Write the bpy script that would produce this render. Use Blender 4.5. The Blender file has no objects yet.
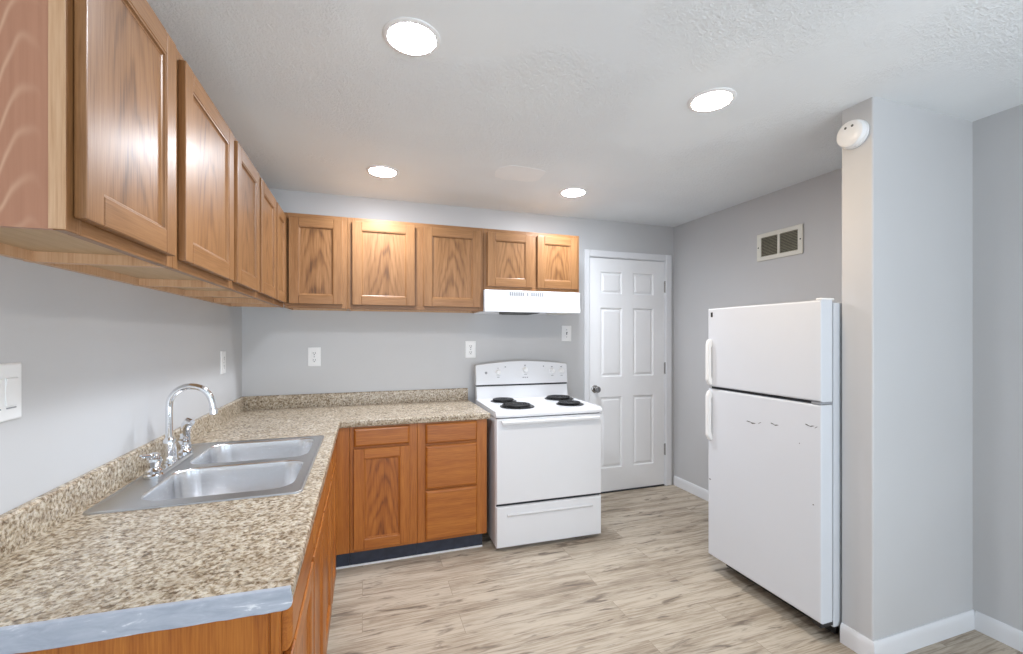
import bpy, bmesh, math, random
from mathutils import Vector, Matrix
random.seed(7)
SC = bpy.context.scene
COL = SC.collection

# ------------------------------------------------------------------ camera, world, lights, exposure
H, D, XR = 2.3718, 3.3564, 3.484          # ceiling height, back wall, right wall
cam = bpy.data.cameras.new('camera')
cam.sensor_width = 36.0
cam.lens = 438.3 / 1023 * 36
cam.shift_y = 9.3 / 1023
cam.clip_start = 0.02
camo = bpy.data.objects.new('camera', cam); COL.objects.link(camo)
camo.location = (0.778, 0, 1.3648)
camo.rotation_euler = (math.pi / 2, 0, -0.3238)
SC.camera = camo

wd = bpy.data.worlds.new('world'); SC.world = wd; wd.use_nodes = True
wd.node_tree.nodes['Background'].inputs[0].default_value = (0.75, 0.88, 1.0, 1)
wd.node_tree.nodes['Background'].inputs[1].default_value = 1.8

def area(name, loc, rot, sx, sy, power, color):
    l = bpy.data.lights.new(name, 'AREA'); l.shape = 'RECTANGLE'; l.size = sx; l.size_y = sy
    l.energy = power; l.color = color
    o = bpy.data.objects.new(name, l); COL.objects.link(o); o.location = loc; o.rotation_euler = rot
    return o
# daylight: two unseen window openings behind the camera, one more added in the right wall;
# sky light passes them, plus area lamps added outside, tilted up to brighten the ceiling
Y0 = -2.6
REAR_UP, SIDE_UP = 50.0, 34.0
DAY = (0.84, 0.92, 1.0)
for k, x in enumerate((0.95, 2.55)):
    area('added_uplight_rear', (x, Y0 - 0.50, 0.75), (math.radians(135), 0, 0), 1.15, 0.9, REAR_UP, DAY)
area('added_uplight_side', (XR + 0.50, -0.85, 0.75), (math.radians(135), 0, math.radians(90)), 1.5, 0.9, SIDE_UP, DAY)
CAN_POWER, CAN_WARM = 34.0, 11.0      # watts of the recessed lamps
VS = SC.view_settings
VS.view_transform = 'Standard'; VS.look = 'None'; VS.gamma = 1.0; VS.use_curve_mapping = False
VS.exposure = 0.07
SC.display_settings.display_device = 'sRGB'

# ------------------------------------------------------------------ node helpers and materials
class NT:
    def __init__(s, name):
        s.m = bpy.data.materials.new(name); s.m.use_nodes = True
        s.t = s.m.node_tree; s.b = s.t.nodes['Principled BSDF']
    def n(s, kind, **kw):
        nd = s.t.nodes.new(kind)
        for k, v in kw.items():
            if k.startswith('i_'):
                nd.inputs[k[2:].replace('_', ' ')].default_value = v
            else: setattr(nd, k, v)
        return nd
    def l(s, a, b): s.t.links.new(a, b)
    def obj(s): return s.n('ShaderNodeTexCoord').outputs['Object']
    def mapping(s, vec, scale, loc=None):
        mp = s.n('ShaderNodeMapping'); mp.inputs['Scale'].default_value = scale
        if loc is not None: s.l(loc, mp.inputs['Location'])
        s.l(vec, mp.inputs['Vector']); return mp.outputs[0]
    def noise(s, vec, scale, detail=4, rough=0.55, dist=0.0):
        nd = s.n('ShaderNodeTexNoise'); s.l(vec, nd.inputs['Vector'])
        nd.inputs['Scale'].default_value = scale; nd.inputs['Detail'].default_value = detail
        nd.inputs['Roughness'].default_value = rough; nd.inputs['Distortion'].default_value = dist
        return nd.outputs['Fac']
    def math(s, op, a, b=None, c=None):
        nd = s.n('ShaderNodeMath', operation=op)
        for i, v in enumerate((a, b, c)):
            if v is None: continue
            if isinstance(v, (int, float)): nd.inputs[i].default_value = v
            else: s.l(v, nd.inputs[i])
        return nd.outputs[0]
    def ramp(s, fac, stops, interp='LINEAR'):
        nd = s.n('ShaderNodeValToRGB'); s.l(fac, nd.inputs[0]); r = nd.color_ramp; r.interpolation = interp
        while len(r.elements) < len(stops): r.elements.new(0.5)
        for e, (p, c) in zip(r.elements, stops):
            e.position = p; e.color = (c[0], c[1], c[2], 1) if not isinstance(c, (int, float)) else (c, c, c, 1)
        return nd.outputs[0]
    def mix(s, fac, a, b, blend='MIX'):
        nd = s.n('ShaderNodeMix', data_type='RGBA', blend_type=blend)
        for sock, v in ((nd.inputs[0], fac), (nd.inputs[6], a), (nd.inputs[7], b)):
            if isinstance(v, (int, float)): sock.default_value = v
            elif isinstance(v, tuple): sock.default_value = (*v, 1)
            else: s.l(v, sock)
        return nd.outputs[2]
    def bump(s, h, strength, dist=0.01):
        nd = s.n('ShaderNodeBump'); nd.inputs['Strength'].default_value = strength
        nd.inputs['Distance'].default_value = dist; s.l(h, nd.inputs['Height'])
        s.l(nd.outputs[0], s.b.inputs['Normal'])
    def set(s, **kw):
        for k, v in kw.items():
            i = s.b.inputs[k.replace('_', ' ')]
            if isinstance(v, tuple): i.default_value = (*v, 1)
            elif isinstance(v, (int, float)): i.default_value = v
            else: s.l(v, i)
        return s.m

def srgb(r, g, b):
    f = lambda c: (c / 255 / 12.92) if c / 255 <= 0.04045 else ((c / 255 + 0.055) / 1.055) ** 2.4
    return (f(r), f(g), f(b))

def painted(name, col, rough=0.5, var=0.04, nscale=3.0, bump=0.0, bscale=250, spec=0.4):
    t = NT(name); o = t.obj()
    a = t.noise(o, nscale, 3)
    c2 = tuple(x * (1 - var) for x in col); c1 = tuple(min(1, x * (1 + var)) for x in col)
    c = t.ramp(a, [(0.3, c2), (0.7, c1)])
    if bump: t.bump(t.noise(o, bscale, 3), bump, 0.004)
    return t.set(Base_Color=c, Roughness=rough, Specular_IOR_Level=spec)

def oak(name, axis, ring=0.0, light=srgb(157, 114, 75), mid=srgb(132, 91, 54), dark=srgb(80, 49, 26), rough=0.36):
    t = NT(name)
    oi = t.n('ShaderNodeObjectInfo')
    o = t.obj()
    r = t.math('MULTIPLY', oi.outputs['Random'], 37.0)
    off = t.n('ShaderNodeCombineXYZ')
    for i in range(3): t.l(r, off.inputs[i])
    vadd = t.n('ShaderNodeVectorMath', operation='ADD'); t.l(o, vadd.inputs[0]); t.l(off.outputs[0], vadd.inputs[1])
    v = vadd.outputs[0]
    sc = [26.0, 26.0, 26.0]; sc[axis] = 1.4
    sf = [260.0, 260.0, 260.0]; sf[axis] = 9.0
    broad = t.noise(t.mapping(v, tuple(sc)), 1.0, 5, 0.6, 0.4)
    fine = t.noise(t.mapping(v, tuple(sf)), 1.0, 3, 0.6)
    tone = t.noise(t.mapping(v, (2.5, 2.5, 1.2)), 1.0, 2)
    fac = t.math('ADD', t.math('MULTIPLY', broad, 0.45), t.math('MULTIPLY', fine, 0.55))
    if ring:
        sp = t.n('ShaderNodeSeparateXYZ'); t.l(o, sp.inputs[0])
        u2 = t.math('ADD', t.math('POWER', t.math('ABSOLUTE', sp.outputs[0]), 2.0), t.math('POWER', t.math('ABSOLUTE', sp.outputs[1]), 2.0))
        wob = t.noise(t.mapping(v, (9.0, 9.0, 2.2)), 1.0, 3, 0.5)
        ph = t.math('ADD', t.math('MULTIPLY', u2, 1500.0), t.math('MULTIPLY', sp.outputs[2], 40.0))
        ph = t.math('ADD', ph, t.math('MULTIPLY', wob, 22.0))
        s = t.math('SINE', t.math('ADD', ph, r))
        s = t.math('POWER', t.math('MULTIPLY_ADD', s, 0.5, 0.5), 2.0)
        # where the growth rings crowd together at the sides they blur out
        fade = t.math('SUBTRACT', 1.0, t.math('MINIMUM', t.math('MULTIPLY', u2, 55.0), 0.85))
        fac = t.math('SUBTRACT', fac, t.math('MULTIPLY', t.math('MULTIPLY', s, fade), ring))
    c = t.ramp(fac, [(0.22, dark), (0.42, mid), (0.62, light)])
    c = t.mix(t.math('MULTIPLY', tone, 0.35), c, tuple(x * 0.72 for x in mid))
    t.bump(fac, 0.12, 0.002)
    return t.set(Base_Color=c, Roughness=rough, Specular_IOR_Level=0.4, Coat_Weight=0.08, Coat_Roughness=0.25)

def metal(name, col, rough, brushed=None):
    t = NT(name)
    if brushed:
        o = t.obj(); nz = t.noise(t.mapping(o, brushed), 1.0, 3)
        t.set(Roughness=t.math('MULTIPLY_ADD', nz, 0.08, rough - 0.04))
    else:
        t.set(Roughness=rough)
    return t.set(Base_Color=col, Metallic=1.0)

M = {}
M['oak_z'] = oak('oak_upright_grain', 2)
M['oak_x'] = oak('oak_grain_along_back', 0)
M['oak_y'] = oak('oak_grain_along_side', 1)
M['oak_panel'] = oak('oak_cathedral_grain', 2, 0.17)
BL, BM_, BD = srgb(190, 119, 49), srgb(160, 91, 33), srgb(98, 48, 15)
M['base_z'] = oak('amber_oak_upright_grain', 2, 0, BL, BM_, BD)
M['base_x'] = oak('amber_oak_grain_along_back', 0, 0, BL, BM_, BD)
M['base_y'] = oak('amber_oak_grain_along_side', 1, 0, BL, BM_, BD)
M['base_panel'] = oak('amber_oak_cathedral_grain', 2, 0.17, BL, BM_, BD)
M['oak_edge'] = oak('pale_oak_edge', 2, 0, srgb(212, 174, 138), srgb(198, 156, 118), srgb(164, 118, 80), 0.4)
M['ply'] = oak('plywood_underside', 1, 0, srgb(202, 172, 134), srgb(188, 156, 118), srgb(160, 126, 90), 0.55)
# printed woodgrain end panel, pinkish with pale cathedral loops
t = NT('woodgrain_laminate'); o = t.obj()
sp = t.n('ShaderNodeSeparateXYZ'); t.l(o, sp.inputs[0])
wob = t.noise(t.mapping(o, (7, 7, 2.2)), 1.0, 3)
ux = t.math('ADD', sp.outputs[0], -0.098)
ph = t.math('ADD', t.math('MULTIPLY', t.math('MULTIPLY', ux, ux), 4200.0), t.math('MULTIPLY', sp.outputs[2], 78.0))
ph = t.math('ADD', ph, t.math('MULTIPLY', wob, 16.0))
s_ = t.math('POWER', t.math('MULTIPLY_ADD', t.math('SINE', ph), 0.5, 0.5), 9.0)
fadeu = t.math('SUBTRACT', 1.0, t.math('MINIMUM', t.math('MULTIPLY', t.math('ABSOLUTE', t.math('ADD', ux, 0.03)), 20.0), 1.0))
fine = t.noise(t.mapping(o, (150, 150, 4)), 1.0, 3)
c = t.mix(fine, srgb(163, 113, 87), srgb(182, 132, 104))
c = t.mix(t.math('MULTIPLY', t.math('MULTIPLY', s_, fadeu), 0.55), c, srgb(216, 176, 146))
M['laminate'] = t.set(Base_Color=c, Roughness=0.42)

M['wall'] = painted('grey_wall_paint', srgb(198, 198, 199), 0.42, 0.025, 1.3, 0.06, 160, 0.35)
M['white_trim'] = painted('white_gloss_trim', srgb(228, 229, 232), 0.35, 0.01, 4)
M['door_white'] = painted('white_door_paint', srgb(238, 238, 239), 0.4, 0.012, 4)
# ceiling: sprayed texture with smoother patched areas
t = NT('textured_ceiling'); o = t.obj()
pat = t.noise(o, 1.15, 2, 0.5, 0.2)
mask = t.ramp(pat, [(0.44, 0.1), (0.52, 1.0)])
tx = t.math('ADD', t.math('MULTIPLY', t.noise(o, 55, 4, 0.6), 0.7), t.math('MULTIPLY', t.noise(o, 140, 3, 0.6), 0.5))
tx = t.math('POWER', tx, 2.0)
t.bump(t.math('MULTIPLY', tx, mask), 0.6, 0.012)
M['ceiling'] = t.set(Base_Color=t.ramp(t.noise(o, 2.0, 2), [(0.3, srgb(233, 237, 240)), (0.7, srgb(238, 242, 244))]), Roughness=0.75, Specular_IOR_Level=0.2)
M['plaster'] = painted('smooth_patch_plaster', srgb(242, 244, 245), 0.6, 0.01, 9)

# plank floor, planks running along x
t = NT('vinyl_plank'); o = t.obj()
br = t.n('ShaderNodeTexBrick', offset=0.37, offset_frequency=2)
t.l(o, br.inputs['Vector'])
br.inputs['Color1'].default_value = (0, 0, 0, 1); br.inputs['Color2'].default_value = (1, 1, 1, 1)
br.inputs['Mortar'].default_value = (0.5, 0.5, 0.5, 1)
for k, v in (('Scale', 1.0), ('Mortar Size', 0.0012), ('Mortar Smooth', 0.2), ('Brick Width', 1.22), ('Row Height', 0.152)):
    br.inputs[k].default_value = v
rnd = t.math('MULTIPLY', br.outputs['Color'], 23.0)
cmb = t.n('ShaderNodeCombineXYZ')
for i in range(3): t.l(rnd, cmb.inputs[i])
va = t.n('ShaderNodeVectorMath', operation='ADD'); t.l(o, va.inputs[0]); t.l(cmb.outputs[0], va.inputs[1]); v = va.outputs[0]
broad = t.noise(t.mapping(v, (1.5, 15, 1)), 1.0, 6, 0.65, 0.5)
fine = t.noise(t.mapping(v, (6, 120, 1)), 1.0, 4, 0.65)
fac = t.math('ADD', t.math('MULTIPLY', broad, 0.55), t.math('MULTIPLY', fine, 0.45))
c = t.ramp(fac, [(0.32, srgb(104, 88, 72)), (0.45, srgb(164, 148, 128)), (0.56, srgb(198, 185, 166))])
kn = t.noise(t.mapping(v, (4.0, 24, 1)), 1.0, 4, 0.6, 0.9)
c = t.mix(t.ramp(kn, [(0.56, 0.0), (0.68, 0.85)]), c, srgb(86, 70, 56))
grey = t.noise(t.mapping(v, (0.9, 5, 1)), 1.0, 2)
c = t.mix(t.math('MULTIPLY', grey, 0.35), c, srgb(158, 150, 140))
c = t.mix(t.math('MULTIPLY', br.outputs['Fac'], 0.5), c, srgb(104, 88, 72))
t.bump(fac, 0.05, 0.002)
M['floor'] = t.set(Base_Color=c, Roughness=0.42, Specular_IOR_Level=0.4)

# speckled laminate worktop
t = NT('speckled_laminate'); o = t.obj()
ds = t.n('ShaderNodeTexNoise'); t.l(o, ds.inputs['Vector']); ds.inputs['Scale'].default_value = 70
vs = t.n('ShaderNodeVectorMath', operation='SCALE'); t.l(ds.outputs['Color'], vs.inputs[0]); vs.inputs['Scale'].default_value = 0.012
va = t.n('ShaderNodeVectorMath', operation='ADD'); t.l(o, va.inputs[0]); t.l(vs.outputs[0], va.inputs[1])
vo = t.n('ShaderNodeTexVoronoi'); t.l(va.outputs[0], vo.inputs['Vector']); vo.inputs['Scale'].default_value = 92
sx = t.n('ShaderNodeSeparateColor'); t.l(vo.outputs['Color'], sx.inputs[0])
vo2 = t.n('ShaderNodeTexVoronoi'); t.l(va.outputs[0], vo2.inputs['Vector']); vo2.inputs['Scale'].default_value = 170
sx2 = t.n('ShaderNodeSeparateColor'); t.l(vo2.outputs['Color'], sx2.inputs[0])
c1 = t.ramp(sx.outputs[0], [(0.0, srgb(84, 68, 52)), (0.17, srgb(132, 112, 90)), (0.36, srgb(178, 162, 138)), (0.60, srgb(216, 206, 188)), (0.85, srgb(190, 174, 150))], 'CONSTANT')
c2 = t.ramp(sx2.outputs[1], [(0.0, srgb(62, 50, 42)), (0.14, srgb(156, 136, 112)), (0.45, srgb(222, 213, 199)), (0.75, srgb(172, 156, 132))], 'CONSTANT')
n1 = t.noise(va.outputs[0], 95, 3, 0.6)
c3 = t.ramp(n1, [(0.36, srgb(60, 46, 34)), (0.45, srgb(140, 118, 94)), (0.53, srgb(212, 200, 182)), (0.66, srgb(234, 226, 214))])
c = t.mix(0.42, c1, c2)
c = t.mix(0.5, c, c3)
c = t.mix(1.0, c, (0.97, 0.96, 0.93), 'MULTIPLY')
cl = t.noise(o, 16, 3)
c = t.mix(t.ramp(cl, [(0.42, 0.0), (0.66, 0.3)]), c, srgb(124, 102, 74))
M['counter'] = t.set(Base_Color=c, Roughness=0.27, Specular_IOR_Level=0.5)
# raw unfinished worktop end, painted blue-grey with white scrapes
t = NT('scraped_blue_paint'); o = t.obj()
nz = t.noise(t.mapping(o, (14, 14, 50)), 1.0, 5, 0.65, 0.6)
M['raw_end'] = t.set(Base_Color=t.ramp(nz, [(0.40, srgb(160, 166, 178)), (0.60, srgb(178, 183, 193)), (0.68, srgb(228, 229, 232))]), Roughness=0.7, Specular_IOR_Level=0.2)
M['white_enamel'] = painted('white_enamel', srgb(226, 227, 230), 0.22, 0.008, 3)
M['white_textured'] = painted('white_pebbled_steel', srgb(214, 217, 222), 0.38, 0.008, 3, 0.08, 420)
M['white_plastic'] = painted('white_plastic', srgb(238, 238, 238), 0.35, 0.008, 6)
M['vent_white'] = painted('cream_painted_steel', srgb(226, 224, 214), 0.4, 0.02, 9)
M['louver'] = painted('louver_paint', srgb(150, 146, 128), 0.5, 0.1, 30)
M['black'] = painted('black_enamel', (0.012, 0.012, 0.013), 0.3, 0.1, 9)
M['coil'] = painted('burner_coil', (0.022, 0.022, 0.024), 0.45, 0.2, 40)
M['gap'] = painted('dark_gasket', (0.03, 0.032, 0.036), 0.6, 0.1, 9)
M['grey_mark'] = painted('grey_print', srgb(150, 152, 156), 0.5, 0.05, 9)
M['kick'] = painted('navy_toe_kick', srgb(47, 52, 66), 0.45, 0.2, 25)
M['filter'] = painted('grease_filter', srgb(92, 92, 90), 0.5, 0.15, 60)
M['steel'] = metal('lit_stainless_bowl', (0.86, 0.87, 0.89), 0.25, (6, 160, 160))  # bowls: the rim's steel, lightened with reflected light painted into its colour
M['satin'] = metal('shaded_stainless_rim', (0.56, 0.57, 0.585), 0.30, (6, 120, 120))  # same steel as the bowls, painted darker as if less lit
M['chrome'] = metal('chrome', (0.82, 0.83, 0.85), 0.07)
M['nickel'] = metal('satin_nickel', (0.40, 0.39, 0.38), 0.22)
M['outside'] = painted('exterior_siding', srgb(210, 214, 220), 0.7)

def glow(name, col, strength):
    t = NT(name); return t.set(Base_Color=(0.9, 0.9, 0.9), Emission_Color=col, Emission_Strength=strength)
M['lamp_cool'] = glow('cool_led_lens', (0.84, 0.91, 1.0), 140.0)
M['lamp_warm'] = glow('warm_led_lens', (1.0, 0.76, 0.48), 80.0)

# ------------------------------------------------------------------ mesh helpers
class MB:
    def __init__(s): s.bm = bmesh.new()
    def add(s, tb, m=0):
        for f in tb.faces: f.material_index = m
        bmesh.ops.recalc_face_normals(tb, faces=tb.faces)
        me = bpy.data.meshes.new('tmp'); tb.to_mesh(me); tb.free(); s.bm.from_mesh(me); bpy.data.meshes.remove(me); return s
    def box(s, x0, x1, y0, y1, z0, z1, bev=0.0, m=0, seg=1):
        x0, x1 = min(x0, x1), max(x0, x1); y0, y1 = min(y0, y1), max(y0, y1); z0, z1 = min(z0, z1), max(z0, z1)
        tb = bmesh.new(); bmesh.ops.create_cube(tb, size=1.0)
        for v in tb.verts:
            v.co = Vector((x0 + (v.co.x + .5) * (x1 - x0), y0 + (v.co.y + .5) * (y1 - y0), z0 + (v.co.z + .5) * (z1 - z0)))
        if bev:
            bev = min(bev, 0.45 * min(x1 - x0, y1 - y0, z1 - z0))
            bmesh.ops.bevel(tb, geom=list(tb.edges), offset=bev, segments=seg, affect='EDGES', profile=0.5)
        return s.add(tb, m)
    def prism(s, pts, vec, m=0, bev=0.0, seg=1):
        """closed planar outline swept along vec"""
        tb = bmesh.new(); vec = Vector(vec)
        a = [tb.verts.new(Vector(p)) for p in pts]; b = [tb.verts.new(Vector(p) + vec) for p in pts]
        tb.faces.new(a); tb.faces.new(b[::-1]); n = len(pts)
        for i in range(n): tb.faces.new((a[i], b[i], b[(i + 1) % n], a[(i + 1) % n]))
        if bev: bmesh.ops.bevel(tb, geom=list(tb.edges), offset=bev, segments=seg, affect='EDGES')
        return s.add(tb, m)
    def loft(s, loops, m=0, c0=False, c1=True):
        tb = bmesh.new(); L = [[tb.verts.new(Vector(p)) for p in lp] for lp in loops]; n = len(L[0])
        for a, b in zip(L, L[1:]):
            for i in range(n): tb.faces.new((a[i], a[(i + 1) % n], b[(i + 1) % n], b[i]))
        if c0: tb.faces.new(L[0][::-1])
        if c1: tb.faces.new(L[-1])
        return s.add(tb, m)
    def plate(s, outer, holes, m=0):
        """flat face with holes"""
        tb = bmesh.new()
        for lp in [outer] + holes:
            vs = [tb.verts.new(Vector(p)) for p in lp]
            for i in range(len(vs)): tb.edges.new((vs[i], vs[(i + 1) % len(vs)]))
        bmesh.ops.triangle_fill(tb, use_beauty=True, use_dissolve=False, edges=list(tb.edges))
        return s.add(tb, m)
    def tube(s, path, rad, seg=12, m=0, closed=False):
        path = [Vector(p) for p in path]; n = len(path); R = rad if isinstance(rad, (list, tuple)) else [rad] * n
        rings = []; prev = None
        for i, p in enumerate(path):
            d = (path[min(i + 1, n - 1)] - path[max(i - 1, 0)]).normalized()
            if prev is None:
                u = d.orthogonal().normalized()
            else:
                u = (prev - d * prev.dot(d)).normalized()
            prev = u; w = d.cross(u)
            rings.append([p + (u * math.cos(2 * math.pi * k / seg) + w * math.sin(2 * math.pi * k / seg)) * R[i] for k in range(seg)])
        return s.loft(rings, m, True, True)
    def lathe(s, base, axis, prof, seg=28, m=0, c0=False, c1=True):
        base = Vector(base); ax = Vector(axis).normalized(); u = ax.orthogonal().normalized(); w = ax.cross(u)
        loops = [[base + ax * h + (u * math.cos(2 * math.pi * k / seg) + w * math.sin(2 * math.pi * k / seg)) * max(r, 1e-4) for k in range(seg)] for r, h in prof]
        return s.loft(loops, m, c0, c1)

def wloc(o):
    v = Vector((0, 0, 0))
    while o is not None: v += o.location; o = o.parent
    return v

def part(name, mb, mats, parent=None, origin=None, label=None, smooth=True):
    me = bpy.data.meshes.new(name)
    pl = wloc(parent); og = Vector(origin) if origin is not None else pl
    bmesh.ops.translate(mb.bm, verts=mb.bm.verts, vec=-og)
    mb.bm.to_mesh(me); mb.bm.free()
    for m in (mats if isinstance(mats, (list, tuple)) else [mats]): me.materials.append(M[m])
    if smooth:
        me.shade_smooth(); me.set_sharp_from_angle(angle=math.radians(32))
    o = bpy.data.objects.new(name, me); COL.objects.link(o)
    if smooth:
        wn = o.modifiers.new('weighted_normals', 'WEIGHTED_NORMAL'); wn.keep_sharp = True; wn.weight = 80
    if parent is not None: o.parent = parent
    o.location = og - pl
    if label: o['label'] = label
    return o

def thing(name, loc, label, cat, group=None, kind=None):
    o = bpy.data.objects.new(name, None); COL.objects.link(o); o.empty_display_size = 0.05
    o.location = loc; tag(o, label, cat, group, kind); return o

def tag(o, label, cat, group=None, kind=None):
    o['label'] = label; o['category'] = cat
    if group: o['group'] = group
    if kind: o['kind'] = kind
    return o

def struct(name, mb, mats, label, cat, smooth=False):
    return tag(part(name, mb, mats, smooth=smooth), label, cat, kind='structure')

def rrect(cx, cy, hx, hy, r, z, n=6):
    P = []
    for sx, sy, a0 in ((1, 1, 0), (-1, 1, 90), (-1, -1, 180), (1, -1, 270)):
        for k in range(n + 1):
            a = math.radians(a0 + 90 * k / n)
            P.append((cx + sx * (hx - r) + r * math.cos(a), cy + sy * (hy - r) + r * math.sin(a), z))
    return P

# ------------------------------------------------------------------ the room
struct('floor', MB().box(-0.1, 3.6, Y0 - 0.15, D + 0.15, -0.1, 0), 'floor', 'light brown wood plank floor', 'floor')
struct('ceiling', MB().box(-0.1, 3.6, Y0 - 0.15, D + 0.15, H, H + 0.1), 'ceiling', 'white textured ceiling with smooth patches', 'ceiling')
struct('wall_left', MB().box(-0.1, 0, Y0 - 0.15, D + 0.15, 0, H), 'wall', 'grey wall behind the sink on the left', 'wall')
mb = MB(); RW0, RW1, wz0, wz1 = -1.6, -0.1, 0.4, 2.1
mb.box(XR, XR + 0.1, RW1, D + 0.15, 0, H); mb.box(XR, XR + 0.1, Y0 - 0.15, RW0, 0, H); mb.box(XR, XR + 0.1, RW0, RW1, 0, wz0); mb.box(XR, XR + 0.1, RW0, RW1, wz1, H)
struct('wall_right', mb, 'wall', 'grey wall on the right with the return air vent', 'wall')
DX0, DX1, DZ1 = 2.598, 3.392, 2.058     # door opening
mb = MB(); mb.box(0, DX0, D, D + 0.1, 0, H); mb.box(DX1, XR, D, D + 0.1, 0, H); mb.box(DX0, DX1, D, D + 0.1, DZ1, H)
mb.box(DX0 - 0.1, DX1 + 0.09, D + 0.1, D + 0.12, 0, H)
struct('wall_back', mb, 'wall', 'grey wall behind the white range and the door', 'wall')
PX, PY0, PY1 = 2.8025, 1.2615, 1.388
mb = MB(); cr = 0.008
mb.prism([(PX + cr - cr * math.sin(a), PY0 + cr - cr * math.cos(a), 0) for a in (math.pi / 2 * k / 5 for k in range(6))][::-1] + [(XR, PY0, 0), (XR, PY1, 0), (PX, PY1, 0)], (0, 0, H))
struct('wall_partition', mb, 'wall', 'grey stub wall standing beside the white refrigerator', 'wall', True)
# rear wall of the living area behind the camera with its two window openings
mb = MB()
xs = [0, 0.35, 1.55, 1.95, 3.15, XR]
for a, b in ((0, 1), (2, 3), (4, 5)): mb.box(xs[a], xs[b], Y0 - 0.1, Y0, 0, H)
for a, b in ((1, 2), (3, 4)):
    mb.box(xs[a], xs[b], Y0 - 0.1, Y0, 0, wz0); mb.box(xs[a], xs[b], Y0 - 0.1, Y0, wz1, H)
struct('wall_rear', mb, 'wall', 'grey wall with two windows behind the camera', 'wall')
for k, (a, b) in enumerate(((0.35, 1.55), (1.95, 3.15))):
    mb = MB()
    for x0, x1, z0, z1 in ((a, b, wz0, wz0 + .04), (a, b, wz1 - .04, wz1), (a, a + .04, wz0 + .04, wz1 - .04), (b - .04, b, wz0 + .04, wz1 - .04), (a + .04, b - .04, 1.33, 1.37)):
        mb.box(x0, x1, Y0 - 0.07, Y0 - 0.02, z0, z1, 0.003)
    struct('window_%d' % (k + 1), mb, 'white_trim', ['white window frame on the rear wall nearer the sink wall', 'white window frame on the rear wall farther from the sink wall'][k], 'window')

mb = MB()  # unseen side window, added to bring in daylight from the right
for y0_, y1_, z0, z1 in ((RW0, RW1, wz0, wz0 + .04), (RW0, RW1, wz1 - .04, wz1), (RW0, RW0 + .04, wz0 + .04, wz1 - .04), (RW1 - .04, RW1, wz0 + .04, wz1 - .04), (RW0 + .04, RW1 - .04, 1.23, 1.27)):
    mb.box(XR + 0.02, XR + 0.07, y0_, y1_, z0, z1, 0.003)
struct('window_3', mb, 'white_trim', 'white frame of an added unseen window in the right wall behind the camera', 'window')

def base_prof(h=0.085, t=0.013):
    return [(0, 0), (t, 0), (t, h * 0.72), (t * 0.75, h * 0.9), (t * 0.35, h), (0, h)]
def baseboard(name, runs, label):
    mb = MB()
    for p, q, nrm in runs:                       # from p to q on the floor, profile grows along nrm
        mb.prism([(p[0] + nrm[0] * a, p[1] + nrm[1] * a, z) for a, z in base_prof()], (q[0] - p[0], q[1] - p[1], 0))
    struct(name, mb, 'white_trim', label, 'baseboard', True)
baseboard('baseboard_right', [((XR, D - 0.012), (XR, PY1), (-1, 0))], 'white baseboard below the vent, running behind the refrigerator')
mb = MB(); pr = base_prof()
mb.loft([[(PX - a, PY1, z) for a, z in pr], [(PX - a, PY0 - a, z) for a, z in pr], [(XR, PY0 - a, z) for a, z in pr]], 0, True, True)
struct('baseboard_partition', mb, 'white_trim', 'white baseboard wrapping the stub wall beside the refrigerator', 'baseboard', True)
baseboard('baseboard_front', [((XR, PY0 - 0.013), (XR, Y0), (-1, 0))], 'white baseboard at the far right, in front of the stub wall')

# door casing and six-panel door
mb = MB()
cz = 2.108
mb.box(2.556, DX0 + 0.006, D - 0.016, D, 0, cz, 0.004); mb.box(DX1 - 0.006, 3.449, D - 0.016, D, 0, cz, 0.004)
mb.box(DX0 + 0.006, DX1 - 0.006, D - 0.0155, D, DZ1 - 0.006, cz - 0.0005, 0.004)
mb.box(DX0, DX0 + 0.012, D, D + 0.1, 0, DZ1); mb.box(DX1 - 0.012, DX1, D, D + 0.1, 0, DZ1); mb.box(DX0 + .012, DX1 - .012, D, D + 0.1, DZ1 - 0.010, DZ1)
struct('trim_1', mb, 'white_trim', 'white casing around the six-panel door', 'door frame', True)
dr = thing('door_1', (3.0, D + 0.02, 0), 'white six-panel door with a round knob in the far corner', 'door', kind='structure')
yf = D + 0.006
sx0, sx1, sz0, sz1 = 2.613, 3.379, 0.012, 2.045
mb = MB(); holes = []
for xa, xb in ((2.723, 2.938), (3.051, 3.266)):
    for za, zb in ((1.736, 1.928), (1.012, 1.614), (0.214, 0.836)):
        holes.append((xa, xb, za, zb))
R = lambda xa, xb, za, zb, i, y: [(xa + i, y, za + i), (xb - i, y, za + i), (xb - i, y, zb - i), (xa + i, y, zb - i)]
mb.plate(R(sx0, sx1, sz0, sz1, 0, yf), [R(*h, 0, yf) for h in holes])
for h in holes:
    mb.loft([R(*h, 0, yf), R(*h, 0.007, yf + 0.012), R(*h, 0.016, yf + 0.013), R(*h, 0.032, yf + 0.003)])
mb.loft([R(sx0, sx1, sz0, sz1, 0, yf), R(sx0, sx1, sz0, sz1, 0, yf + 0.036)])
part('slab', mb, 'door_white', dr, smooth=False)
mb = MB(); mb.lathe((2.666, yf, 0.91), (0, -1, 0), [(0.033, 0), (0.033, 0.004), (0.028, 0.008), (0.013, 0.010), (0.011, 0.030), (0.020, 0.036), (0.027, 0.046), (0.0275, 0.056), (0.022, 0.064), (0.008, 0.067)])
part('knob', mb, 'nickel', dr, label='round satin nickel door knob')
for z in (1.816, 1.074, 0.333):
    mb = MB(); mb.box(3.3795, 3.3925, yf - 0.006, yf + 0.006, z - 0.05, z + 0.05, 0.002)
    mb.tube([(3.386, yf - 0.008, z - 0.053), (3.386, yf - 0.008, z + 0.053)], 0.006, 10)
    part('hinge', mb, 'nickel', dr)
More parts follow.
